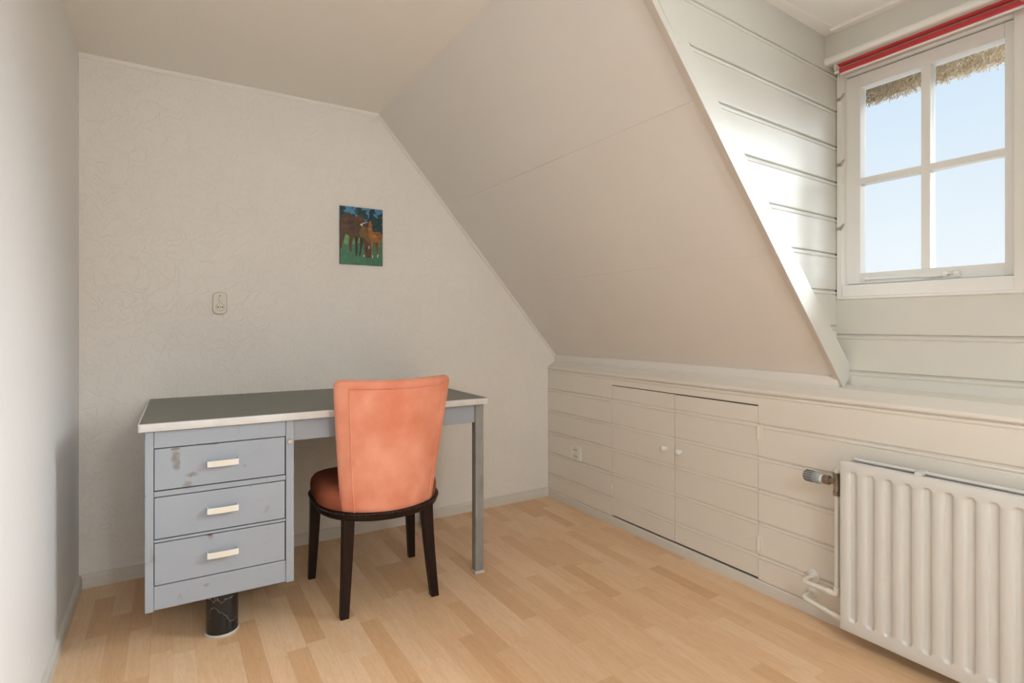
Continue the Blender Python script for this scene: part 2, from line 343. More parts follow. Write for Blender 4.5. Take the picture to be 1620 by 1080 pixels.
# strip at the foot of the slope
struct(MB().loft([[(2.122, yy, 0.9065), (2.1195, yy, 0.902), (2.121, yy, 0.872), (2.126, yy, 0.858), (2.140, yy, 0.858), (2.140, yy, 0.9065)] for yy in (YD1, YB)]).build('trim_3', 'slope_paint', bevel=0.0015), 'light strip along the foot of the slope')
# thin vertical wallpaper seam: second sheet laps the first
box(0.864, 2.13, YB - 0.0007, YB, 0.05, ZC).build('wallpaper_sheet', 'back_paper', wb)

# baseboards
def board_prof(t, h): return [(0, 0), (t, 0), (t, h * 0.80), (t * 0.75, h * 0.86), (t * 0.75, h * 0.93), (t * 0.45, h), (0, h)]
struct(MB().loft([[(xx, YB - a, z) for a, z in board_prof(0.013, 0.056)] for xx in (XL, XR)]).build('baseboard_back', 'base_paint'), 'off-white baseboard along the end wall')
struct(MB().loft([[(XL + a, yy, z) for a, z in board_prof(0.012, 0.056)] for yy in (YF, YB)]).build('baseboard_left', 'base_paint'), 'off-white baseboard along the left wall')
struct(MB().loft([[(XR - a, yy, z) for a, z in ((-0.01, 0), (0.005, 0), (0.005, 0.040), (0.002, 0.045), (-0.01, 0.045))] for yy in (YF, YB - 0.013)]).build('baseboard_right', 'base_paint'), 'low off-white plinth strip under the plank knee wall')

# ---------------------------------------------------------------- beaded planks
def prof(z0, z1, bead=True):
    g = [(-0.012, z0), (-0.004, z0), (-0.0005, z0 + 0.0025), (0, z0 + 0.005)]
    if bead:
        g += [(0, z1 - 0.0215), (-0.0030, z1 - 0.0200), (-0.0030, z1 - 0.0180), (-0.0002, z1 - 0.0160), (0.0012, z1 - 0.0115), (0.0, z1 - 0.0065), (-0.0065, z1 - 0.0045), (-0.0075, z1 - 0.0005), (-0.012, z1 - 0.0005)]
    else:
        g += [(0, z1 - 0.001), (-0.012, z1 - 0.001)]
    return g
def plank(parent, m, z0, z1, A, B, nrm, bead=True, name='plank'):
    """A(z), B(z): plan points of the two ends on the face plane; nrm: unit normal into the room"""
    g = prof(z0, z1, bead)
    ra = [(A(z)[0] + nrm[0] * p, A(z)[1] + nrm[1] * p, z) for p, z in g]
    rb = [(B(z)[0] + nrm[0] * p, B(z)[1] + nrm[1] * p, z) for p, z in g]
    return MB().loft([ra, rb]).build(name, m, parent)

# right knee wall
ZS = [0.045, 0.150, 0.286, 0.420, 0.555, 0.690, 0.815]
wr = struct(box(XR + 0.012, XR + 0.13, YF - 0.1, YB + 0.05, -0.01, 0.828).build('wall_right', 'dark_gap'), 'low cream knee wall of horizontal beaded planks')
DY0, DY1, DY2 = 1.410, 1.853, 2.294
def kp(z0, z1, y0, y1, bead=True, dx=0.0): return plank(wr, 'plank_paint', z0, z1, lambda z: (XR + dx, y0), lambda z: (XR + dx, y1), (-1, 0), bead)
for i in range(6):
    kp(ZS[i], ZS[i + 1], DY2 + 0.002, YB - 0.0005)
    kp(ZS[i], ZS[i + 1], YF, DY0 - 0.002)
kp(0.766, 0.815, DY0 - 0.002, DY2 + 0.002, True)
# ledge with nosing on top of the knee wall
lp = [(2.20, 0.800), (2.0685, 0.8155), (2.0665, 0.820), (2.0670, 0.826), (2.072, 0.832), (2.084, 0.8380), (2.093, 0.8430), (2.125, 0.8620), (2.20, 0.8735)]
struct(MB().loft([[(a, yy, z) for a, z in lp] for yy in (YF, YB)]).build('trim_4', 'plank_paint', bevel=0.001), 'sloping white ledge capping the plank knee wall')

# ---------------------------------------------------------------- cupboard in the knee wall
cb = tag(empty('built_in_cupboard', (XR, (DY0 + DY2) / 2, 0)), 'cream two-door plank cupboard built into the knee wall', 'cupboard')
def rel(o, p):
    o.parent = p; bpy.context.view_layer.update(); o.matrix_parent_inverse = p.matrix_world.inverted(); return o
def door(y0, y1, dx, hinge_y, knob_y, zt):
    d = box(XR + 0.0045 + dx, XR + 0.011, y0, y1, 0.052, zt).build('door', 'plank_paint', None)
    rel(d, cb)
    zz = [0.052] + ZS[1:6] + [zt]
    for i in range(6):
        g = plank(None, 'plank_paint', zz[i], zz[i + 1], lambda z: (XR + dx, y0), lambda z: (XR + dx, y1), (-1, 0), bead=i < 5); rel(g, d)
    s = 1 if hinge_y > knob_y else -1
    k = MB().lathe((XR + dx, knob_y, 0.494), (-1, 0, 0), [(0.009, -0.001), (0.0085, 0.003), (0.0065, 0.008), (0.0075, 0.012), (0.0125, 0.016), (0.0140, 0.021), (0.0120, 0.026), (0.006, 0.0285), (0.0, 0.029)], 20).build('knob', 'trim_paint', None, smooth=True); rel(k, d)
    for hz in (0.195, 0.650):
        h_ = MB()
        h_.tube([(XR - 0.004, hinge_y, hz - 0.026), (XR - 0.004, hinge_y, hz + 0.026)], 0.0042, 8)
        h_.tube([(XR - 0.004, hinge_y, hz + 0.026), (XR - 0.004, hinge_y, hz + 0.033)], 0.0028, 8)
        h_.tube([(XR - 0.004, hinge_y, hz - 0.033), (XR - 0.004, hinge_y, hz - 0.026)], 0.0028, 8)
        h_.box(XR - 0.0028, XR + 0.001, min(hinge_y, hinge_y + s * 0.017), max(hinge_y, hinge_y + s * 0.017), hz - 0.030, hz + 0.030)
        # tapering strap on the door leaf
        st = [(hinge_y, hz - 0.013), (hinge_y - s * 0.050, hz - 0.009), (hinge_y - s * 0.068, hz - 0.006), (hinge_y - s * 0.074, hz), (hinge_y - s * 0.068, hz + 0.006), (hinge_y - s * 0.050, hz + 0.009), (hinge_y, hz + 0.013)]
        h_.loft([[(XR + dx - 0.0026, a, b2) for a, b2 in st], [(XR + dx + 0.001, a, b2) for a, b2 in st]])
        for q in (0.022, 0.045, 0.062): h_.lathe((XR + dx - 0.0022, hinge_y - s * q, hz), (-1, 0, 0), [(0.003, 0), (0.0025, 0.0012), (0.0, 0.0016)], 8)
        for q in (-0.02, 0.0, 0.02): h_.lathe((XR - 0.0024, hinge_y + s * 0.011, hz + q), (-1, 0, 0), [(0.003, 0), (0.0025, 0.0012), (0.0, 0.0016)], 8)
        rel(h_.build('hinge', 'plank_paint', None), d)
    return d
door(DY1 + 0.0012, DY2, -0.0005, DY2 + 0.004, 1.907, 0.7625)
door(DY0, DY1 - 0.0012, 0.001, DY0 - 0.004, 1.818, 0.7610)

# ---------------------------------------------------------------- dormer
cz = [0.872, 0.957, 1.095, 1.232, 1.372, 1.511, 1.650, 1.787, 1.924, 2.060, 2.187]
ck = struct(MB().loft([[(0.95, yc(0.95) + 0.012 + d, 2.28), (2.36, yc(2.36) + 0.012 + d, 2.28), (2.36, yc(2.36) + 0.012 + d, 0.78), (2.26, yc(2.26) + 0.012 + d, 0.78)] for d in (0, 0.09)]).build('wall_dormer', 'dark_gap'), 'cream plank cheek wall of the dormer beside the window')
cn = Vector((0.0568, -1, 0)).normalized()
for i in range(len(cz) - 1):
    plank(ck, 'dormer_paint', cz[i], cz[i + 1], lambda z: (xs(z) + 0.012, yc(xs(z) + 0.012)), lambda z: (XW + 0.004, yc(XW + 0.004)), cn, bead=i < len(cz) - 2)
# edge board of the dormer opening, in the slope's line
t1 = MB(); rings = []; es = []
for z, t in ((0.868, 1.0), (ZD + 0.02, 0.0)):
    P = Vector((xs(z), 0, z)); ya, yb_ = 1.100 + 0.009 * t, 1.1235 + 0.005 * t
    rings.append([((P + SN * dn).x, y, (P + SN * dn).z) for dn, y in ((-0.010, yb_), (-0.010, ya), (0.040 + 0.04 * t, ya), (0.040 + 0.04 * t, yb_ + 0.03))])
    es.append([((P + SN * dn).x, y, (P + SN * dn).z) for dn, y in ((-0.0125, yb_ + 0.0005), (-0.0125, ya + 0.0003), (-0.009, ya + 0.0003), (-0.009, yb_ + 0.0005))])
tb = struct(t1.loft(rings).build('trim_5', 'dormer_paint'), 'raking edge board where the slope meets the dormer')
MB().loft(es).build('edge_strip', 'edge_board_paint', tb)  # thin strip along the board's edge, browner and darker than the board
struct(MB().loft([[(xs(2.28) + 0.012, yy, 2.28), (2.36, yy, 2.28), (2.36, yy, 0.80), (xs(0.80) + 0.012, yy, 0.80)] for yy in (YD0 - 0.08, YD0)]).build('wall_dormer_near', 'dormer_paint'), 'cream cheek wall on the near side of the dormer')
struct(slope_prism(YD0 - 0.022, YD0 + 0.004, 0.866, ZD + 0.02, 0.06, -0.012).build('trim_11', 'trim_paint', bevel=0.0015), 'raking edge board on the near side of the dormer')
# plank wall under the window
ww = struct(box(XW + 0.012, XW + 0.16, YD0 - 0.08, 1.24, 0.76, 1.245).build('wall_window', 'dark_gap'), 'cream plank wall under the dormer window')
for z0, z1 in ((0.868, 0.926), (0.926, 1.062), (1.062, 1.196)):
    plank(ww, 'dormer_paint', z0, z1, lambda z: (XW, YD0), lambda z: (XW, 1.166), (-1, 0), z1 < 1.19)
# sill board with bead
struct(MB().loft([[(XW + 0.05, yy, 1.193), (XW - 0.002, yy, 1.193), (XW - 0.009, yy, 1.197), (XW - 0.009, yy, 1.203), (XW - 0.004, yy, 1.207), (XW - 0.004, yy, 1.246), (XW - 0.002, yy, 1.249), (XW + 0.05, yy, 1.252)] for yy in (YD0, 1.133)]).build('trim_6', 'window_paint'), 'white sill board under the casement window')
# fascia box over the window
struct(box(2.100, XW + 0.17, YD0 - 0.05, yc(2.15) + 0.02, 2.078, ZD + 0.04).build('trim_7', 'dormer_paint', bevel=0.0015), 'cream fascia box above the red roller blind')
struct(MB().loft([[(2.101, yy, 2.101), (2.0985, yy, 2.099), (2.094, yy, 2.094), (2.092, yy, 2.087), (2.094, yy, 2.080), (2.099, yy, 2.076), (2.112, yy, 2.076), (2.112, yy, 2.101)] for yy in (YD0, yc(2.10))]).build('trim_8', 'trim_paint', smooth='auto'), 'rounded bead along the lower edge of the fascia box')
# flat border strips on the dormer ceiling
struct(box(1.03, 2.100, 1.098, 1.150, ZD - 0.0035, ZD + 0.002).build('trim_9', 'trim_paint', bevel=0.001), 'flat white border strip on the dormer ceiling beside the cheek')
struct(MB().loft([[(2.062, yy, ZD + 0.001), (2.062, yy, ZD - 0.006), (2.067, yy, ZD - 0.010), (2.080, yy, ZD - 0.008), (2.100, yy, ZD - 0.007), (2.100, yy, ZD + 0.001)] for yy in (YD0, 1.112)]).build('trim_10', 'trim_paint'), 'moulded white strip on the dormer ceiling along the fascia')

# windows: fixed frame + casement with four panes
def window(name, y1, label):
    """y1: left (far) edge of the casement; casement 0.498 wide, z 1.253..2.042"""
    W_ = 0.498; y0 = y1 - W_; X0, X1 = 2.217, 2.262; G = 2.247
    root = struct(empty(name, (2.24, (y0 + y1) / 2, 1.253)), label)
    f = MB()
    f.box(XW, 2.33, y1 + 0.003, y1 + 0.024, 1.20, 2.078)          # left jamb
    f.box(XW + 0.026, 2.33, y1 - 0.002, y1 + 0.003, 1.20, 2.078)  # stop
    f.box(XW, 2.33, y0 - 0.024, y0 - 0.003, 1.20, 2.078)
    f.box(XW, 2.33, y0 - 0.003, y1 + 0.003, 2.046, 2.10)          # head
    f.box(XW + 0.003, 2.33, y0 - 0.003, y1 + 0.003, 1.20, 1.249)        # bottom
    rel(f.build('frame', 'window_paint', None, bevel=0.0012), root)
    c = MB()
    sl_, sr, tr_, br = 0.047, 0.026, 0.048, 0.040
    ya, yb = y1, y0; yga, ygb = y1 - sl_, y0 + sr
    zb, zt = 1.253, 2.042
    c.box(X0, X1, yga, ya, zb, zt); c.box(X0, X1, yb, ygb, zb, zt)
    c.box(X0, X1, ygb, yga, zt - tr_, zt); c.box(X0, X1, ygb, yga, zb, zb + br)
    s_ = c.build('casement', 'window_paint', None, bevel=0.0015); rel(s_, root)
    ym = y1 - 0.2595; zm = 1.640
    rel(box(X0, X1 - 0.004, ym - 0.0135, ym + 0.0135, zb + br, zt - tr_).build('glazing_bar', 'window_paint', None, bevel=0.0012), s_)
    for a, b2 in ((ygb, ym - 0.0135), (ym + 0.0135, yga)):
        rel(box(X0 + 0.0005, X1 - 0.004, a, b2, zm - 0.0115, zm + 0.0115).build('glazing_bar', 'window_paint', None, bevel=0.0012), s_)
        for c0, c1 in ((zb + br, zm - 0.0115), (zm + 0.0115, zt - tr_)):
            # putty bead around the pane
            rel(box(G - 0.0015, G + 0.0015, a - 0.001, b2 + 0.001, c0 - 0.001, c1 + 0.001).build('pane', 'glass', None), s_)
    # window stay: pivot, flat bar, sleeve with knob, catch
    st = MB(); zz = 1.270
    st.box(X0 - 0.004, X0 + 0.002, y1 - 0.078, y1 - 0.060, zz - 0.010, zz + 0.010)
    st.lathe((X0 - 0.003, y1 - 0.069, zz), (-1, 0, 0), [(0.006, 0), (0.006, 0.008), (0.004, 0.010), (0, 0.011)], 12)
    st.box(X0 - 0.012, X0 - 0.007, y1 - 0.262, y1 - 0.062, zz - 0.0045, zz + 0.0045)
    st.box(X0 - 0.015, X0 - 0.004, y1 - 0.315, y1 - 0.255, zz - 0.008, zz + 0.008)
    st.lathe((X0 - 0.010, y1 - 0.312, zz), (0, -1, 0), [(0.010, 0), (0.011, 0.004), (0.009, 0.010), (0.004, 0.014), (0.0035, 0.030), (0.009, 0.034), (0.010, 0.041), (0.007, 0.048), (0, 0.050)], 14)
    st.box(X0 - 0.012, X0 + 0.001, y1 - 0.362, y1 - 0.335, zz - 0.011, zz - 0.006)
    rel(st.build('window_stay', 'window_paint', None, smooth='auto'), s_)
    return root
w1 = window('window_1', 1.130, 'white four-pane casement window under the red blind')
window('window_2', 0.585, 'second white four-pane casement window next to the nearer cheek')
# mullion between the casements is formed by both frames; proud cover strip
rel(box(XW - 0.006, XW + 0.002, 0.5905, 0.6265, 1.2, 2.078).build('cover_strip', 'window_paint', None, bevel=0.0015), w1)
# guide strip with cleats down the left jamb
rel(box(XW - 0.005, XW + 0.001, 1.1345, 1.1530, 1.196, 2.055).build('guide_strip', 'window_paint', None, bevel=0.001), w1)
for hz in (1.962, 1.711, 1.467):
    h_ = MB(); h_.box(XW - 0.009, XW - 0.004, 1.134, 1.150, hz - 0.006, hz + 0.005)
    h_.tube([(XW - 0.007, 1.137, hz - 0.004), (XW - 0.010, 1.131, hz + 0.002), (XW - 0.011, 1.125, hz + 0.010), (XW - 0.010, 1.123, hz + 0.016)], 0.0035, 8, rs=[0.005, 0.005, 0.0042, 0.003])
    rel(h_.build('cleat', 'steel_hook', None, smooth='auto'), w1)

# ---------------------------------------------------------------- roller blind
rb = tag(empty('roller_blind', (2.152, 0.865, 2.06)), 'rolled-up red roller blind above the casement window', 'blind')
BY0, BY1 = 0.602, 1.126
rel(MB().lathe((2.152, BY0, 2.0895), (0, 1, 0), [(0.0, 0), (0.0190, 0.0005), (0.0190, BY1 - BY0 - 0.0005), (0, BY1 - BY0)], 28).build('rolled_fabric', 'blind_red', None, smooth='auto'), rb)
hm = [(2.143, 2.0625), (2.140, 2.060), (2.1395, 2.048), (2.142, 2.043), (2.150, 2.0415), (2.158, 2.045), (2.159, 2.0625)]
rel(MB().loft([[(a, yy, z) for a, z in hm] for yy in (BY0 - 0.03, BY1 - 0.006)]).build('hem_bar', 'blind_red', None, bevel=0.001), rb)
rel(box(2.142, 2.150, BY0 - 0.03, BY1 - 0.008, 2.0385, 2.043).build('hem_lath', 'trim_paint', None), rb)
for yy, s in ((BY1, 1), (BY0 - 0.010, -1)):
    br_ = MB(); br_.box(2.128, 2.180, yy + 0.002, yy + 0.006, 2.056, 2.110); br_.lathe((2.152, yy + 0.006, 2.084), (0, -1, 0), [(0.016, 0), (0.018, 0.004), (0.014, 0.008), (0.006, 0.010), (0, 0.011)], 16)
    br_.lathe((2.146, yy + 0.012, 2.054), (0, -1, 0), [(0.006, 0), (0.0065, 0.012), (0.004, 0.016), (0, 0.018)], 10)
    rel(br_.build('bracket', 'white_plastic' , None, smooth='auto'), rb)

# ---------------------------------------------------------------- thatch outside
th = tag(empty('thatched_eave', (2.60, 0.7, 2.02)), 'thick straw thatch eave hanging outside above the window', 'thatched roof')
EY0, EY1 = -0.35, 1.75
cp = [(2.505, 2.035), (2.62, 2.10), (3.1, 2.32), (3.1, 2.45), (2.42, 2.80), (2.32, 2.5), (2.41, 2.20)]
rel(MB().loft([[(a, yy, z) for a, z in cp] for yy in (EY0, EY1)]).build('thatch_body', 'thatch_core', None), th)
sv, sf, sc_ = [], [], []
TONES = [(0.80, 0.72, 0.58), (0.86, 0.80, 0.68), (0.70, 0.56, 0.40), (0.90, 0.85, 0.75), (0.78, 0.62, 0.46), (0.52, 0.38, 0.25)]
for i in range(16000):
    t = R.random(); yy = R.uniform(EY0, EY1)
    # cut face of the eave leans outwards from (2.42,2.25) to the lower lip (2.54,2.04)
    bx_, bz_ = 2.405 + 0.100 * t + R.uniform(-0.004, 0.006), 2.190 - 0.165 * t
    L = R.uniform(0.012, 0.034); d = Vector((-0.45 + R.uniform(-0.3, 0.5), R.uniform(-0.55, 0.55), -0.75 + R.uniform(-0.25, 0.25))).normalized()
    p0 = Vector((bx_ + 0.008, yy, bz_)) - d * 0.014; p1 = Vector((bx_, yy, bz_)) + d * L * (0.55 if t < 0.9 else 0.75)
    a = d.cross(Vector((0.3, 0.2, 1))).normalized(); b2 = d.cross(a); r = R.uniform(0.0010, 0.0019)
    k = len(sv)
    for P, rr in ((p0, r), (p1, r * 0.8)):
        for j in range(3):
            an = j * 2.0944; sv.append(P + (a * math.cos(an) + b2 * math.sin(an)) * rr)
    col = R.choice(TONES)
    for q in ((k, k + 1, k + 4, k + 3), (k + 1, k + 2, k + 5, k + 4), (k + 2, k, k + 3, k + 5), (k + 3, k + 4, k + 5)): sf.append(q); sc_.append(col)
me = bpy.data.meshes.new('straw'); me.from_pydata(sv, [], sf); me.materials.append(MATS['straw'])
ca = me.color_attributes.new('tone', 'FLOAT_COLOR', 'CORNER')
buf = []
for p_, c_ in zip(me.polygons, sc_): buf += list((*c_, 1.0)) * p_.loop_total
ca.data.foreach_set('color', buf)
so = bpy.data.objects.new('straw', me); COL.objects.link(so); so['kind'] = 'stuff'; rel(so, th)

# ---------------------------------------------------------------- radiator
RX, RY0, RY1, RZ0, RZ1 = 1.972, -0.10, 1.031, 0.048, 0.630
rd = tag(empty('radiator', (1.99, 0.5, 0.0)), 'white fluted double-panel radiator under the dormer window', 'radiator')
P_ = 0.0541; yf0 = 0.988
ys = []; k = 0; y = RY1
cents = [yf0 - P_ * i for i in range(21)]
cents = [c for c in cents if c > RY0 + 0.02]
ys = [RY1, RY1 - 0.0015, RY1 - 0.006, RY1 - 0.018]
for c in cents:
    ys += [c + 0.0150, c + 0.0130, c + 0.0110, c + 0.0092, c + 0.006, c, c - 0.006, c - 0.0092, c - 0.0110, c - 0.0130, c - 0.0150]
ys += [RY0 + 0.006, RY0 + 0.0015, RY0]
ZB_, ZT_ = 0.086, 0.600
zs = [RZ0, RZ0 + 0.0015, RZ0 + 0.006] + [ZB_ - 0.004 + 0.0025 * i for i in range(12)] + [0.13 + 0.05 * i for i in range(9)] + [ZT_ - 0.0235 + 0.0025 * i for i in range(12)] + [RZ1 - 0.006, RZ1 - 0.0015, RZ1]
def fl_depth(y, z):
    c = min(cents, key=lambda q: abs(q - y)); dy = abs(y - c); r = 0.0145
    zz = max(ZB_ + r - z, z - (ZT_ - r), 0)
    d = math.hypot(dy, zz)
    t = max(0, min(1, (r - d) / 0.0060)); return 0.0085 * t * t * (3 - 2 * t)
def edge_round(y, z):
    ey = min(RY1 - y, y - RY0); ez = min(RZ1 - z, z - RZ0); d = 0
    for e_ in (ey, ez):
        if e_ < 0.006: d += 0.005 * (1 - math.sqrt(max(0, 1 - ((0.006 - e_) / 0.006) ** 2)))
    return d
m_ = MB()
m_.v = [(RX + fl_depth(y, z) + edge_round(y, z), y, z) for z in zs for y in ys]
ny = len(ys)
m_.f = [(j * ny + i, j * ny + i + 1, (j + 1) * ny + i + 1, (j + 1) * ny + i) for j in range(len(zs) - 1) for i in range(ny - 1)]
# back of the panel
bi = len(m_.v); m_.v += [(RX + 0.016, y, z) for z in (RZ0, RZ1) for y in (RY1, RY0)]
bd = [i for i in range(ny)]
m_.f.append(tuple(bd) + (bi + 1, bi)); m_.f.append(tuple((len(zs) - 1) * ny + i for i in reversed(range(ny))) + (bi + 2, bi + 3))
m_.f.append(tuple(j * ny for j in range(len(zs))) + (bi + 2, bi)); m_.f.append(tuple(j * ny + ny - 1 for j in reversed(range(len(zs)))) + (bi + 1, bi + 3)); m_.f.append((bi, bi + 1, bi + 3, bi + 2))
rel(m_.build('front_panel', 'rad_enamel', None, smooth='auto'), rd)
rel(box(2.022, 2.034, RY0, RY1 - 0.012, RZ0 + 0.01, RZ1 - 0.002).build('rear_panel', 'rad_enamel', None, bevel=0.003), rd)
rel(MB().tube([(2.020, RY0 + 0.01, RZ1 + 0.002), (2.020, RY1 - 0.035, RZ1 + 0.002), (2.016, RY1 - 0.027, RZ1 + 0.006)], 0.006, 10).build('top_rail', 'rad_enamel', None, smooth='auto'), rd)
for y in (0.80, 0.10):
    rel(box(RX + 0.012, 2.030, y - 0.010, y + 0.010, RZ1 - 0.002, RZ1 + 0.0095).build('clip', 'rad_enamel', None, bevel=0.0015), rd)
rel(MB().lathe((1.998, RY1 - 0.004, 0.593), (0, 1, 0), [(0.017, 0), (0.017, 0.010)], 14).tube([(1.998, 1.035, 0.593), (1.998, 1.044, 0.593), (1.998, 1.051, 0.589), (1.998, 1.053, 0.578), (1.998, 1.053, 0.562)], 0.0105, 14).build('inlet_elbow', 'pipe_enamel', None, smooth='auto'), rd)
vb = MB().tube([(1.998, 1.053, 0.502), (1.998, 1.053, 0.575)], 0.0105, 14)
vb.tube([(1.998, 1.053, 0.498), (1.998, 1.053, 0.512)], 0.0140, 6).tube([(1.998, 1.053, 0.561), (1.998, 1.053, 0.578)], 0.0150, 6).tube([(1.998, 1.053, 0.545), (1.998, 1.082, 0.545)], 0.0105, 14)
vv = vb.build('valve_body', 'brass_dull', None, smooth='auto'); rel(vv, rd)
rel(MB().lathe((1.998, 1.078, 0.545), (0, 1, 0), [(0.0, 0), (0.0155, 0.0), (0.0165, 0.003), (0.0165, 0.019), (0.015, 0.022), (0.0, 0.022)], 24).build('lock_ring', 'valve_brown', None, smooth='auto'), vv)
rel(MB().lathe((1.998, 1.099, 0.545), (0, 1, 0), [(0.0, 0), (0.0145, 0), (0.0145, 0.012), (0.0, 0.012)], 20).build('collar', 'white_plastic', None, smooth='auto'), vv)
hd = MB().lathe((1.998, 1.110, 0.545), (0, 1, 0), [(0.0, 0), (0.0195, 0.0), (0.021, 0.003), (0.0212, 0.016), (0.0200, 0.018), (0.0190, 0.052), (0.0165, 0.058), (0.0, 0.059)], 32).build('thermostat_head', 'valve_grey', None, smooth='auto'); rel(hd, rd)
rb_ = MB()
for k in range(14):
    an = 2 * math.pi * k / 14; c, s_ = math.cos(an), math.sin(an)
    rb_.tube([(1.998 + 0.0196 * c, 1.134, 0.545 + 0.0196 * s_), (1.998 + 0.0192 * c, 1.164, 0.545 + 0.0192 * s_)], 0.0016, 5)
rel(rb_.build('grip_grooves', 'valve_groove', None), hd)
def bend(pts, r=0.02, n=5):
    pts = [Vector(p) for p in pts]; o_ = [pts[0]]
    for i in range(1, len(pts) - 1):
        a = (pts[i - 1] - pts[i]).normalized() * r; b2 = (pts[i + 1] - pts[i]).normalized() * r
        for k in range(n + 1):
            t = k / n; o_.append(pts[i] + a * (1 - t) ** 2 + b2 * t ** 2)
    return o_ + [pts[-1]]
p1 = MB().tube(bend([(1.998, 1.053, 0.505), (1.998, 1.053, 0.150), (1.998, 1.178, 0.150), (XR - 0.002, 1.178, 0.150)], 0.022), 0.0082, 12)
p1.tube([(1.998, 1.053, 0.178), (1.998, 1.053, 0.160), (1.998, 1.056, 0.152), (1.998, 1.064, 0.150), (1.998, 1.086, 0.150)], 0.0115, 12)
rel(p1.build('supply_pipe', 'pipe_enamel', None, smooth='auto'), rd)
p2 = MB().tube(bend([(1.998, 1.020, 0.074), (1.998, 1.060, 0.074), (1.998, 1.178, 0.090), (XR - 0.002, 1.178, 0.090)], 0.022), 0.0082, 12)
p2.tube([(1.998, 1.024, 0.074), (1.998, 1.052, 0.074)], 0.0125, 6).tube([(1.998, 1.052, 0.074), (1.998, 1.068, 0.075)], 0.0105, 12)
rel(p2.build('return_pipe', 'pipe_enamel', None, smooth='auto'), rd)
for zz in (0.150, 0.090):
    rel(MB().lathe((XR, 1.178, zz), (-1, 0, 0), [(0.0, 0), (0.027 if zz > 0.1 else 0.022, 0), (0.026 if zz > 0.1 else 0.021, 0.003), (0.018, 0.008), (0.011, 0.011), (0.011, 0.014)], 24).build('rosette', 'pipe_enamel', None, smooth='auto'), rd)

# ---------------------------------------------------------------- sockets
sk = tag(empty('double_socket', (XR, 2.609, 0.331)), 'cream double wall socket on the plank knee wall', 'socket')
rel(box(XR - 0.010, XR + 0.001, 2.563, 2.655, 0.290, 0.373).build('cover_plate', 'white_plastic', None, bevel=0.003), sk)
for zz in (0.352, 0.3125):
    rel(MB().lathe((XR - 0.0095, 2.608, zz), (-1, 0, 0), [(0.0, 0), (0.0185, 0), (0.0185, 0.0012), (0.0165, 0.0016), (0.0155, 0.0006), (0, 0.0006)], 28).build('socket_ring', 'cream_plastic', None, smooth='auto'), sk)
    for dy in (-0.0095, 0.0095):
        rel(MB().lathe((XR - 0.0099, 2.608 + dy, zz), (-1, 0, 0), [(0, 0), (0.0034, 0), (0.0034, 0.0006), (0, 0.0006)], 12).build('pin_hole', 'socket_hole', None), sk)
s2 = tag(empty('wall_outlet', (0.199, YB, 1.198)), 'cream rounded outlet with slide switch on the end wall', 'socket')
def capsule(w_, h_, n=12):
    r = w_ * 0.5; pts = []
    for cx_, cz_, a0 in ((0, h_ / 2 - r * 0.80, 0), (0, -h_ / 2 + r * 0.80, math.pi)):
        for i in range(n + 1):
            a = a0 + math.pi * i / n; pts.append((cx_ + r * math.copysign(abs(math.cos(a)) ** 0.75, math.cos(a)), cz_ + r * 0.80 * math.copysign(abs(math.sin(a)) ** 0.9, math.sin(a))))
    return pts
rings = []
for sc2, d in ((1.0, 0.0), (1.0, 0.012), (0.97, 0.017), (0.90, 0.0205), (0.80, 0.0215)):
    rings.append([(0.199 + a * (1 - (1 - sc2) * 1.0), YB - d, 1.198 + b2 * (1 - (1 - sc2) * 0.6)) for a, b2 in capsule(0.060, 0.104)])
rel(MB().loft(rings).build('housing', 'cream_plastic', None, smooth='auto'), s2)
rel(MB().lathe((0.200, YB - 0.0212, 1.180), (0, -1, 0), [(0.0178, 0), (0.0178, 0.0012), (0.0168, 0.0012), (0.0168, 0.0)], 28).build('socket_ring', 'valve_brown', None), s2)
for dx, r in ((-0.0095, 0.0030), (0.0, 0.0022), (0.0095, 0.0030)):
    rel(MB().lathe((0.200 + dx, YB - 0.0214, 1.180), (0, -1, 0), [(0, 0), (r, 0), (r, 0.0006), (0, 0.0006)], 12).build('pin_hole', 'socket_hole', None), s2)
rel(MB().lathe((0.199, YB - 0.0214, 1.232), (0, -1, 0), [(0, 0), (0.0028, 0), (0.0028, 0.0008), (0, 0.0008)], 12).build('screw', 'valve_groove', None), s2)
rel(box(0.1945, 0.2065, YB - 0.0230, YB - 0.0200, 1.2055, 1.2265).box(0.1955, 0.2055, YB - 0.0242, YB - 0.02, 1.2065, 1.2255).build('slide_switch', 'cream_plastic', None, bevel=0.0006), s2)
rel(box(0.1936, 0.1946, YB - 0.0222, YB - 0.0210, 1.205, 1.227).box(0.1936, 0.2065, YB - 0.0222, YB - 0.0210, 1.2042, 1.2052).build('switch_slot', 'socket_hole', None), s2)

# ---------------------------------------------------------------- picture
pc = tag(empty('horse_picture', (0.862, YB, 1.564)), 'small unframed picture of a brown mare and foal grazing', 'picture')
PX0, PX1, PZ0, PZ1 = 0.748, 0.975, 1.4135, 1.7145
rel(box(PX0, PX1, YB - 0.010, YB - 0.0008, PZ0, PZ1).build('board', 'dark_wood', None, bevel=0.001), pc)
def uv(x, y):
    u = (x - 160) / 605.0; t = 138 + 72 * u; bt = 966 + 36 * u; return (u, 1 - (y - t) / (bt - t))
polys = []
def poly(col, pts, lay, raw=False): polys.append((col, [p if raw else uv(*p) for p in pts], lay))
lin = lambda r, g, b2: tuple(((c / 255) ** 2.2) * 0.95 for c in (r, g, b2))
GR = lin(66, 118, 88); SKY = lin(72, 130, 172); TR = lin(22, 56, 56); MR = lin(82, 58, 36); MRL = lin(112, 88, 48); FO = lin(152, 98, 46); DK = lin(40, 32, 26); WH = lin(215, 205, 195)
poly(SKY, [(0, 0), (1, 0), (1, 1), (0, 1)], 0, True)
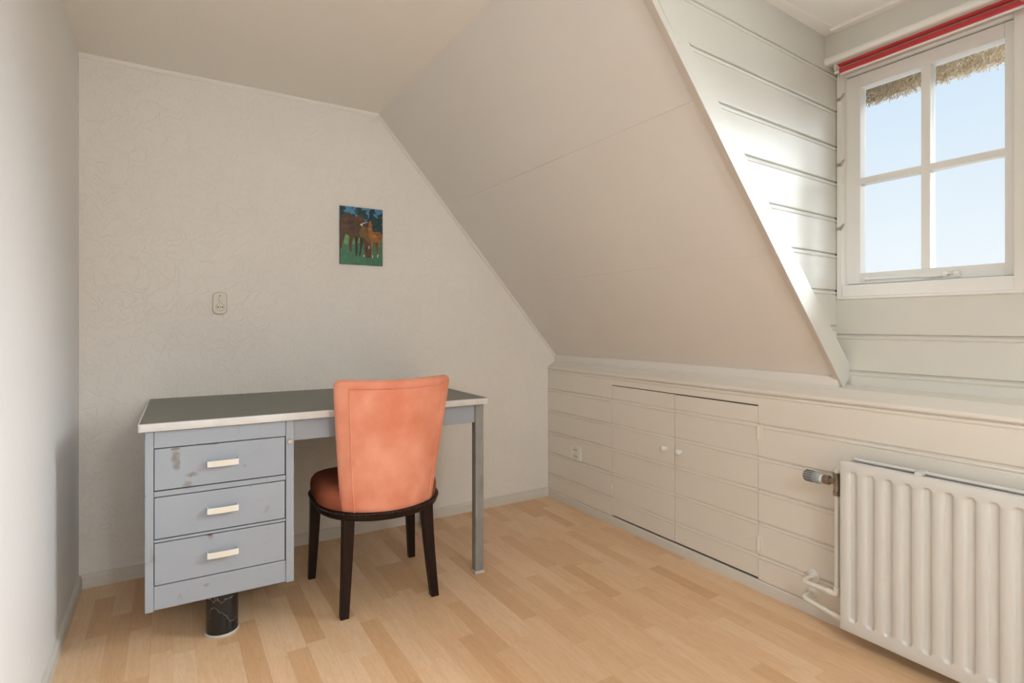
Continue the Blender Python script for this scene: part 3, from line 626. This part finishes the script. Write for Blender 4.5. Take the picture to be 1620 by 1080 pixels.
poly(TR, [(165, 300), (165, 140), (210, 150), (225, 185), (205, 215), (250, 240), (320, 262), (370, 285), (370, 590), (165, 590)], 1)
poly(TR, [(370, 200), (400, 170), (450, 175), (475, 205), (530, 215), (520, 250), (555, 290), (545, 340), (500, 330), (470, 300), (420, 280), (380, 260)], 1)
poly(TR, [(560, 330), (575, 270), (565, 250), (585, 200), (640, 200), (655, 245), (630, 275), (660, 310), (700, 330), (690, 290), (730, 270), (770, 280), (765, 600), (480, 600), (520, 380)], 1)
poly(GR, [(0, 0), (1, 0), (1, 0.50), (0.0, 0.545)], 2, True)
poly(lin(112, 150, 92), [(225, 560), (300, 570), (470, 600), (480, 660), (300, 690), (215, 680)], 3)
poly(MR, [(163, 320), (200, 272), (260, 258), (320, 268), (375, 312), (420, 286), (465, 298), (500, 345), (525, 420), (560, 520), (585, 620), (592, 700), (598, 790), (602, 850), (580, 885), (530, 892), (508, 860), (500, 790), (490, 700), (470, 630), (430, 600), (370, 600), (300, 585), (240, 540), (215, 540), (163, 560)], 5)
poly(MRL, [(470, 420), (500, 430), (540, 520), (580, 630), (585, 690), (545, 660), (500, 600), (450, 590), (430, 520)], 6)
poly(lin(96, 66, 38), [(375, 318), (420, 292), (460, 305), (500, 372), (480, 385), (430, 350), (385, 350)], 6)
poly(MR, [(163, 540), (228, 530), (215, 620), (190, 690), (180, 740), (160, 742)], 5)
poly(MR, [(295, 575), (345, 590), (322, 690), (318, 790), (292, 790), (280, 680)], 5)
poly(DK, [(360, 585), (412, 600), (402, 690), (408, 770), (392, 850), (374, 850), (372, 700)], 5)
poly(DK, [(440, 600), (482, 630), (466, 740), (442, 850), (424, 852), (436, 740)], 5)
poly(FO, [(520, 392), (560, 385), (585, 362), (598, 372), (606, 430), (618, 500), (655, 522), (720, 520), (752, 560), (760, 640), (735, 652), (690, 668), (630, 662), (590, 640), (565, 590), (552, 520), (540, 470), (505, 458), (480, 440)], 7)
poly(lin(70, 48, 34), [(470, 408), (500, 384), (555, 380), (560, 430), (540, 460), (500, 445), (475, 432)], 8)
poly(WH, [(440, 408), (470, 394), (535, 376), (545, 384), (475, 408), (480, 438), (465, 428), (448, 426)], 9)
poly(FO, [(592, 630), (632, 650), (618, 760), (610, 850), (598, 850), (598, 760)], 6)
poly(lin(96, 62, 36), [(655, 650), (700, 655), (704, 770), (694, 860), (682, 860), (682, 770)], 6)
poly(FO, [(700, 650), (728, 645), (718, 760), (704, 850), (696, 850), (700, 760)], 7)
poly(WH, [(608, 850), (622, 850), (624, 888), (612, 890)], 8); poly(WH, [(690, 842), (704, 842), (696, 884), (684, 884)], 8)
poly(WH, [(560, 715), (572, 720), (572, 765), (562, 760)], 8); poly(WH, [(488, 850), (504, 838), (504, 868), (490, 880)], 8)
poly(DK, [(510, 740), (535, 735), (540, 800), (520, 810)], 8)
from mathutils.geometry import tessellate_polygon
def smooth_outline(pts, k=4):
    o_ = []; m2 = len(pts)
    for i in range(m2):
        p0, p1, p2, p3 = (pts[(i + j - 1) % m2] for j in range(4))
        for t in [q / k for q in range(k)]:
            o_.append(tuple(0.5 * (2 * p1[c] + (p2[c] - p0[c]) * t + (2 * p0[c] - 5 * p1[c] + 4 * p2[c] - p3[c]) * t * t + (3 * p1[c] - p0[c] - 3 * p2[c] + p3[c]) * t ** 3) for c in (0, 1)))
    return o_
RP = random.Random(3)
for i in range(260):      # leaves against the sky and in the trees
    u_, v_ = RP.random(), RP.uniform(0.55, 1.0); s_ = RP.uniform(0.008, 0.022)
    c_ = RP.choice([TR, lin(30, 74, 66), lin(18, 46, 48), lin(40, 84, 78)]) if RP.random() < 0.86 else lin(90, 140, 170)
    if v_ > 0.88 and RP.random() < 0.5: continue
    polys.append((c_, [(u_ - s_, v_), (u_, v_ - s_ * 0.7), (u_ + s_, v_ + s_ * 0.2), (u_ + s_ * 0.2, v_ + s_ * 0.8)], 1.6))
for i in range(420):      # grass blades
    u_, v_ = RP.random(), RP.uniform(0.0, 0.5) ** 1.1; h_ = RP.uniform(0.012, 0.035)
    polys.append((RP.choice([lin(60, 104, 78), lin(84, 136, 100), lin(50, 92, 74), lin(98, 144, 104)]), [(u_ - 0.003, v_), (u_ + 0.003, v_), (u_ + RP.uniform(-0.008, 0.008), v_ + h_)], 3.4 if v_ > 0.12 else 9.5))
for (x_, y_, r_) in ((230, 330, 40), (300, 380, 50), (220, 430, 45), (330, 470, 45), (420, 420, 35)):   # sheen and shade on the mare's coat
    polys.append((RP.choice([lin(98, 70, 44), lin(66, 46, 30)]), [uv(x_ + r_ * math.cos(a), y_ + 0.6 * r_ * math.sin(a)) for a in [k * 0.785 for k in range(8)]], 5.5))
for (x_, y_, r_, c_) in ((640, 580, 34, lin(176, 118, 56)), (700, 560, 30, lin(134, 84, 40)), (590, 480, 24, lin(170, 112, 52)), (725, 610, 22, lin(120, 74, 38))):
    polys.append((c_, [uv(x_ + r_ * math.cos(a), y_ + 0.7 * r_ * math.sin(a)) for a in [k * 0.785 for k in range(8)]], 7.5))
polys.sort(key=lambda q: q[2])
pv, pf, pcl = [], [], []
for ix_, (col, pts, lay) in enumerate(polys):
    if len(pts) > 4: pts = smooth_outline(pts)
    pts = [(min(1, max(0, a)), min(1, max(0, b2))) for a, b2 in pts]
    k0 = len(pv)
    pv += [(PX0 + 0.001 + u_ * (PX1 - PX0 - 0.002), YB - 0.0102 - ix_ * 0.0000025, PZ0 + 0.001 + v_ * (PZ1 - PZ0 - 0.002)) for u_, v_ in pts]
    for tri in tessellate_polygon([[Vector((u_, v_, 0)) for u_, v_ in pts]]): pf.append(tuple(k0 + q for q in tri)); pcl.append(col)
me = bpy.data.meshes.new('print'); me.from_pydata(pv, [], pf); me.materials.append(MATS['print'])
ca = me.color_attributes.new('tone', 'FLOAT_COLOR', 'CORNER'); buf = []
for c_ in pcl: buf += list((*c_, 1.0)) * 3
ca.data.foreach_set('color', buf)
po = bpy.data.objects.new('print', me); COL.objects.link(po); rel(po, pc)

# ---------------------------------------------------------------- desk
dk = tag(empty('steel_desk', (-0.088, 2.157, 0), rad(-1.0)), 'old grey steel desk with three drawers and green linoleum top', 'desk')
DW, DD, DH = 1.292, 0.730, 0.775
def part(mb, name, m, parent=dk, **k):
    o = mb.build(name, m, None, **k); o.parent = parent; return o
part(box(0.003, DW - 0.003, 0.003, DD - 0.003, DH - 0.024, DH - 0.0004), 'desk_top', 'lino', bevel=0.001)
# metal edge band: a rounded-corner frame
def rrect(x0, x1, y0, y1, r, n=6):
    p = []
    for cx_, cy_, a0 in ((x1 - r, y1 - r, 0), (x0 + r, y1 - r, 90), (x0 + r, y0 + r, 180), (x1 - r, y0 + r, 270)):
        for i in range(n + 1):
            a = rad(a0 + 90 * i / n); p.append((cx_ + r * math.cos(a), cy_ + r * math.sin(a)))
    return p
o_, i_ = rrect(0, DW, 0, DD, 0.010), rrect(0.0045, DW - 0.0045, 0.0045, DD - 0.0045, 0.006)
eb = MB(); rg = lambda p, z: [(a, b2, z) for a, b2 in p]
o2 = rrect(0.0012, DW - 0.0012, 0.0012, DD - 0.0012, 0.009)
eb.loft([rg(i_, DH - 0.025), rg(o2, DH - 0.0262), rg(o_, DH - 0.0245), rg(o_, DH - 0.0012), rg(o2, DH + 0.0002), rg(i_, DH + 0.0002), rg(i_, DH - 0.025)], False, False)
part(eb, 'edge_band', 'alu', smooth='auto')
# pedestal carcass
P0, P1, PB, PF = 0.0190, 0.4800, 0.155, 0.016
cz0 = DH - 0.026
cr = MB(); cr.box(P0, P0 + 0.020, PF + 0.022, DD - 0.03, PB, cz0); cr.box(P1 - 0.020, P1, PF + 0.022, DD - 0.03, PB, cz0); cr.box(P0, P1, DD - 0.05, DD - 0.03, PB, cz0); cr.box(P0, P1, PF + 0.02, DD - 0.03, PB, PB + 0.015)
pd = part(cr, 'pedestal', 'desk_paint')
part(box(P0 + 0.02, P1 - 0.02, PF + 0.020, PF + 0.030, PB + 0.01, cz0), 'drawer_opening', 'dark_gap', pd)
part(box(P0, P0 + 0.0245, PF, PF + 0.024, PB - 0.004, cz0), 'stile', 'desk_paint', pd, bevel=0.0025)
part(box(P1 - 0.028, P1, PF, PF + 0.024, PB - 0.004, cz0), 'stile', 'desk_paint', pd, bevel=0.0025)
xa, xb = P0 + 0.0253, P1 - 0.0290
part(box(xa, xb, PF + 0.002, PF + 0.02, 0.690, cz0), 'top_rail', 'desk_paint', pd, bevel=0.0015)
for a, b2 in ((0.5325, 0.5470), (0.3815, 0.3865)): part(box(xa, xb, PF + 0.003, PF + 0.02, a - 0.004, b2 - 0.001), 'rail', 'desk_paint', pd, bevel=0.001)
part(box(xa, xb, PF + 0.002, PF + 0.02, PB, 0.2330), 'bottom_panel', 'desk_paint', pd, bevel=0.0015)
for z0, z1 in ((0.5500, 0.6870), (0.3895, 0.5255), (0.2365, 0.3745)):
    d = part(box(xa + 0.0012, xb - 0.0028, PF + 0.0015, PF + 0.018, z0, z1), 'drawer', 'desk_paint', dk, bevel=0.0015)
    hx0, hx1, hz = 0.198, 0.294, (z0 + z1) / 2 + 0.004
    pts = []
    for i in range(9):
        t = i / 8; xx = hx0 + (hx1 - hx0) * t; yy = PF - 0.024 - 0.0035 * math.sin(math.pi * t); pts.append((xx, yy))
    hb = MB()
    outl = [(hx0, PF + 0.003), (hx0 - 0.001, PF - 0.018)] + pts + [(hx1 + 0.001, PF - 0.018), (hx1, PF + 0.003)]
    innl = [(hx0 + 0.004, PF + 0.003), (hx0 + 0.003, PF - 0.016)] + [(hx0 + 0.003 + (hx1 - hx0 - 0.006) * i / 8, pts[i][1] + 0.0035) for i in range(9)] + [(hx1 - 0.003, PF - 0.016), (hx1 - 0.004, PF + 0.003)]
    ring = []
    for (a, b2), (c, e_) in zip(outl, innl): ring.append([(a, b2, hz - 0.0105), (a, b2, hz + 0.0105), (c, e_, hz + 0.0095), (c, e_, hz - 0.0095)])
    hb.loft(ring)
    h_ = part(hb, 'handle', 'handle_white', d, smooth='auto', bevel=0.0008)
    ins = MB(); ins.loft([[(xx, yy - 0.0006, hz - 0.0080), (xx, yy - 0.0006, hz + 0.0080), (xx, yy + 0.001, hz + 0.0080), (xx, yy + 0.001, hz - 0.0080)] for xx, yy in [(hx0 + 0.014 + (hx1 - hx0 - 0.028) * i / 8, PF - 0.0240 - 0.0035 * math.sin(math.pi * (0.146 + 0.708 * i / 8))) for i in range(9)]])
    # the insert strip is a part of the drawer next to its handle
    part(ins, 'handle_insert', 'handle_insert', d)
part(MB().lathe((P1 - 0.0145, PF + 0.001, 0.669), (0, -1, 0), [(0.0, 0), (0.0088, 0), (0.0088, 0.006), (0.0075, 0.008), (0.0, 0.008)], 20).box(P1 - 0.0155, P1 - 0.0135, PF - 0.0085, PF, 0.664, 0.674), 'lock', 'lock_metal', dk, smooth='auto')
# knee-hole apron and end frame
part(box(P1 + 0.0008, 1.234, 0.030, 0.034, 0.668, cz0), 'front_apron', 'desk_paint', bevel=0.001)
part(box(P1 + 0.0008, 1.234, 0.690, 0.694, 0.640, cz0), 'rear_apron', 'desk_paint', bevel=0.001)
part(box(1.248, 1.252, 0.060, 0.640, 0.668, cz0), 'side_apron', 'desk_paint', bevel=0.001)
for y0 in (0.018, 0.656):
    lg = part(box(1.2335, 1.2745, y0, y0 + 0.040, 0.012, cz0), 'leg', 'leg_steel', dk, bevel=0.005)
    part(box(1.2305, 1.2775, y0 - 0.003, y0 + 0.043, 0.0, 0.013), 'glide', 'glide', lg, bevel=0.003)
cx_ = 0.160 + 0.088
col_ = part(MB().lathe((cx_, 0.086, 0.007), (0, 0, 1), [(0.0, 0), (0.052, 0), (0.052, PB - 0.008)], 40), 'column_foot', 'column_black', dk, smooth='auto')
part(MB().lathe((cx_, 0.086, 0.0), (0, 0, 1), [(0.0, 0), (0.0545, 0), (0.0555, 0.002), (0.0555, 0.007), (0.053, 0.010), (0.0, 0.010)], 40), 'foot_ring', 'glide', col_, smooth='auto')
col2 = part(MB().lathe((cx_, 0.60, 0.007), (0, 0, 1), [(0.0, 0), (0.052, 0), (0.052, PB - 0.008)], 40), 'column_foot', 'column_black', dk, smooth='auto')

# ---------------------------------------------------------------- chair
ch = tag(empty('upholstered_chair', (0.743, 2.278, 0), rad(-2.0)), 'coral velvet upholstered chair with dark wooden legs at the desk', 'chair')
def cpart(mb, name, m, parent=ch, **k):
    o = mb.build(name, m, None, **k); o.parent = parent; return o
def seat_pts(sx, sy, n=72, rear=1.0):
    p = []
    for i in range(n):
        t = 2 * math.pi * i / n; c, s_ = math.cos(t), math.sin(t)
        ex = 2.08 if s_ < 0 else 2.0 + 3.4 * min(1, s_ * 2.2)
        k_ = (abs(c) ** ex + abs(s_) ** ex) ** (-1 / ex)
        p.append((0.243 * sx * c * k_, (0.243 * rear if s_ < 0 else 0.238) * sy * s_ * k_))
    return p
cs = MB()
cs.loft([[(a, b2, z) for a, b2 in seat_pts(s_, s_, rear=0.93)] for s_, z in ((0.96, 0.372), (0.985, 0.376), (1.0, 0.386), (1.012, 0.405), (1.015, 0.425), (1.0, 0.445), (0.955, 0.461), (0.88, 0.470), (0.72, 0.477), (0.45, 0.481), (0.2, 0.482))])
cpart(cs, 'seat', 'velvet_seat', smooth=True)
rl = MB(); rl.loft([[(a, b2, z) for a, b2 in seat_pts(s_, s_)] for s_, z in ((0.93, 0.356), (0.985, 0.3565), (1.006, 0.360), (1.018, 0.366), (1.024, 0.374), (1.022, 0.379), (0.93, 0.381))])
rail = cpart(rl, 'seat_rail', 'dark_wood', smooth='auto')
# nail heads along the rail
nl = MB(); pts = seat_pts(1.034, 1.034, 720); acc = 0; last = pts[0]
pts.append(pts[0])
for p in pts[1:]:
    acc += math.hypot(p[0] - last[0], p[1] - last[1]); last = p
    if acc > 0.0105 and p[1] < 0.22:
        acc = 0; nv = Vector((p[0], p[1], 0)).normalized()
        nl.lathe((p[0] - nv.x * 0.002, p[1] - nv.y * 0.002, 0.3835), nv, [(0.0050, 0), (0.0046, 0.0022), (0.0028, 0.0040), (0.0, 0.0046)], 8)
cpart(nl, 'nail_heads', 'nail_brass', rail, smooth=True)['kind'] = 'stuff'
# gimp band under the nails
bp_ = MB(); ri = [[(a, b2, z) for a, b2 in seat_pts(s_, s_)] for s_, z in ((1.0, 0.376), (1.028, 0.377), (1.033, 0.383), (1.028, 0.3895), (1.0, 0.3915))]
bp_.loft(ri, False, False); cpart(bp_, 'gimp_band', 'dark_wood', rail, smooth=True)
# backrest: bowed, reclined, tapering downwards, rounded border
def half_w(v): return 0.178 + 0.050 * v ** 0.85
def yb_c(v): return -0.2450 - 0.070 * v ** 1.15
def bow(u, v): return (0.070 - 0.018 * v) * u * u
BZ0, BZ1 = 0.380, 0.898
def ring(v, inset=0.0, zz=None):
    a = half_w(v) - inset; t = 0.029 - inset * 0.62; out_ = []
    N = 56
    for i in range(N):
        th_ = 2 * math.pi * i / N; c, s_ = math.cos(th_), math.sin(th_); e_ = 6.0 if abs(c) > 0.9 else 5.0
        k_ = (abs(c) ** 5 + abs(s_) ** 5) ** (-1 / 5)
        X = a * c * k_; D = t * s_ * k_; u = X / half_w(v)
        out_.append((X, yb_c(v) + 0.029 + D + bow(u, v), zz if zz is not None else BZ0 + (BZ1 - BZ0) * v))
    return out_
rings = [ring(v) for v in (0, 0.06, 0.15, 0.3, 0.45, 0.6, 0.75, 0.88)]
for k in range(1, 8):
    a = k / 7 * math.pi / 2; r = 0.026
    v = 0.88 + (0.95 - 0.88) * 1.0; zc_ = BZ1 - r
    rings.append(ring(v, r * (1 - math.cos(a)), zc_ + r * math.sin(a)))
def rise(rg_): return [(x_, y_, z_ - 0.006 * (1 - min(1, (x_ / 0.21) ** 2)) * max(0, (z_ - 0.7) / 0.2)) for x_, y_, z_ in rg_]
bk = cpart(MB().loft([rise(r_) for r_ in rings]), 'backrest', 'velvet', smooth=True)
bm = None
# stitched seams a little inside the edge of the back
def bpt(u, v, lift=0.0008): 
    z_ = BZ0 + (BZ1 - BZ0) * v
    x_ = half_w(v) * u
    k_ = abs(u)
    D = 0.029 * (max(0.0, 1 - k_ ** 5)) ** 0.2
    return (x_, yb_c(v) + 0.029 - D + bow(u, v) - lift, z_ - 0.006 * (1 - min(1, (x_ / 0.21) ** 2)) * max(0, (z_ - 0.7) / 0.2))
path = [bpt(-0.80, v / 20 * 0.945) for v in range(21)] + [bpt(-0.80 + 1.66 * i / 20, 0.945) for i in range(1, 21)] + [bpt(0.86, 0.945 * (1 - v / 20)) for v in range(1, 21)]
cpart(MB().tube(path, 0.0034, 6), 'piping', 'velvet', bk, smooth=True)
# legs: tapered square section
def leg(x0, y0, x1, y1, z_top, a0, a1, mid=0.0):
    rings = []
    for k in range(7):
        t = k / 6; h_ = a0 + (a1 - a0) * t
        sw = mid * math.sin(math.pi * t)
        X, Y, Z = x0 + (x1 - x0) * t ** 1.3, y0 + (y1 - y0) * t ** 1.3 + sw, z_top * (1 - t)
        rings.append([(X + s1 * h_, Y + s2 * h_, Z) for s1, s2 in ((-1, -0.92), (-0.92, -1), (0.92, -1), (1, -0.92), (1, 0.92), (0.92, 1), (-0.92, 1), (-1, 0.92))])
    return MB().loft(rings)
for s_ in (-1, 1):
    cpart(leg(s_ * 0.158, -0.158, s_ * 0.180, -0.190, 0.366, 0.0215, 0.0155), 'leg', 'dark_wood', smooth='auto')
    cpart(leg(s_ * 0.212, 0.200, s_ * 0.226, 0.214, 0.366, 0.0215, 0.0145), 'leg', 'dark_wood', smooth='auto')

# ---------------------------------------------------------------- unseen pendant behind the viewer, added as fill light
LZ = -0.42
lm = tag(empty('pendant_lamp', (0.62, -1.05, ZC)), 'added opal globe fill lamp on a cord, unseen behind the viewer', 'lamp')
def lpart(mb, name, m, **k):
    o = mb.build(name, m, None, **k); o.parent = lm; return o
lpart(MB().lathe((0, 0, 0), (0, 0, -1), [(0.0, 0), (0.050, 0.0), (0.048, 0.012), (0.030, 0.026), (0.006, 0.032), (0.0, 0.032)], 28), 'ceiling_rose', 'white_plastic', smooth='auto')
lpart(MB().tube([(0, 0, -0.03), (0, 0, LZ + 0.16)], 0.0035, 8), 'cord', 'white_plastic', smooth=True)
lpart(MB().lathe((0, 0, LZ + 0.165), (0, 0, -1), [(0.0, 0), (0.018, 0.0), (0.024, 0.01), (0.034, 0.040), (0.040, 0.052), (0.0, 0.052)], 28), 'lamp_holder', 'white_plastic', smooth='auto')
gl_ = [(0.130 * math.sin(a), -0.130 * math.cos(a)) for a in [math.pi * k / 16 for k in range(17)]]
lpart(MB().lathe((0, 0, LZ), (0, 0, 1), gl_, 32), 'opal_globe', 'opal_lamp', smooth=True)
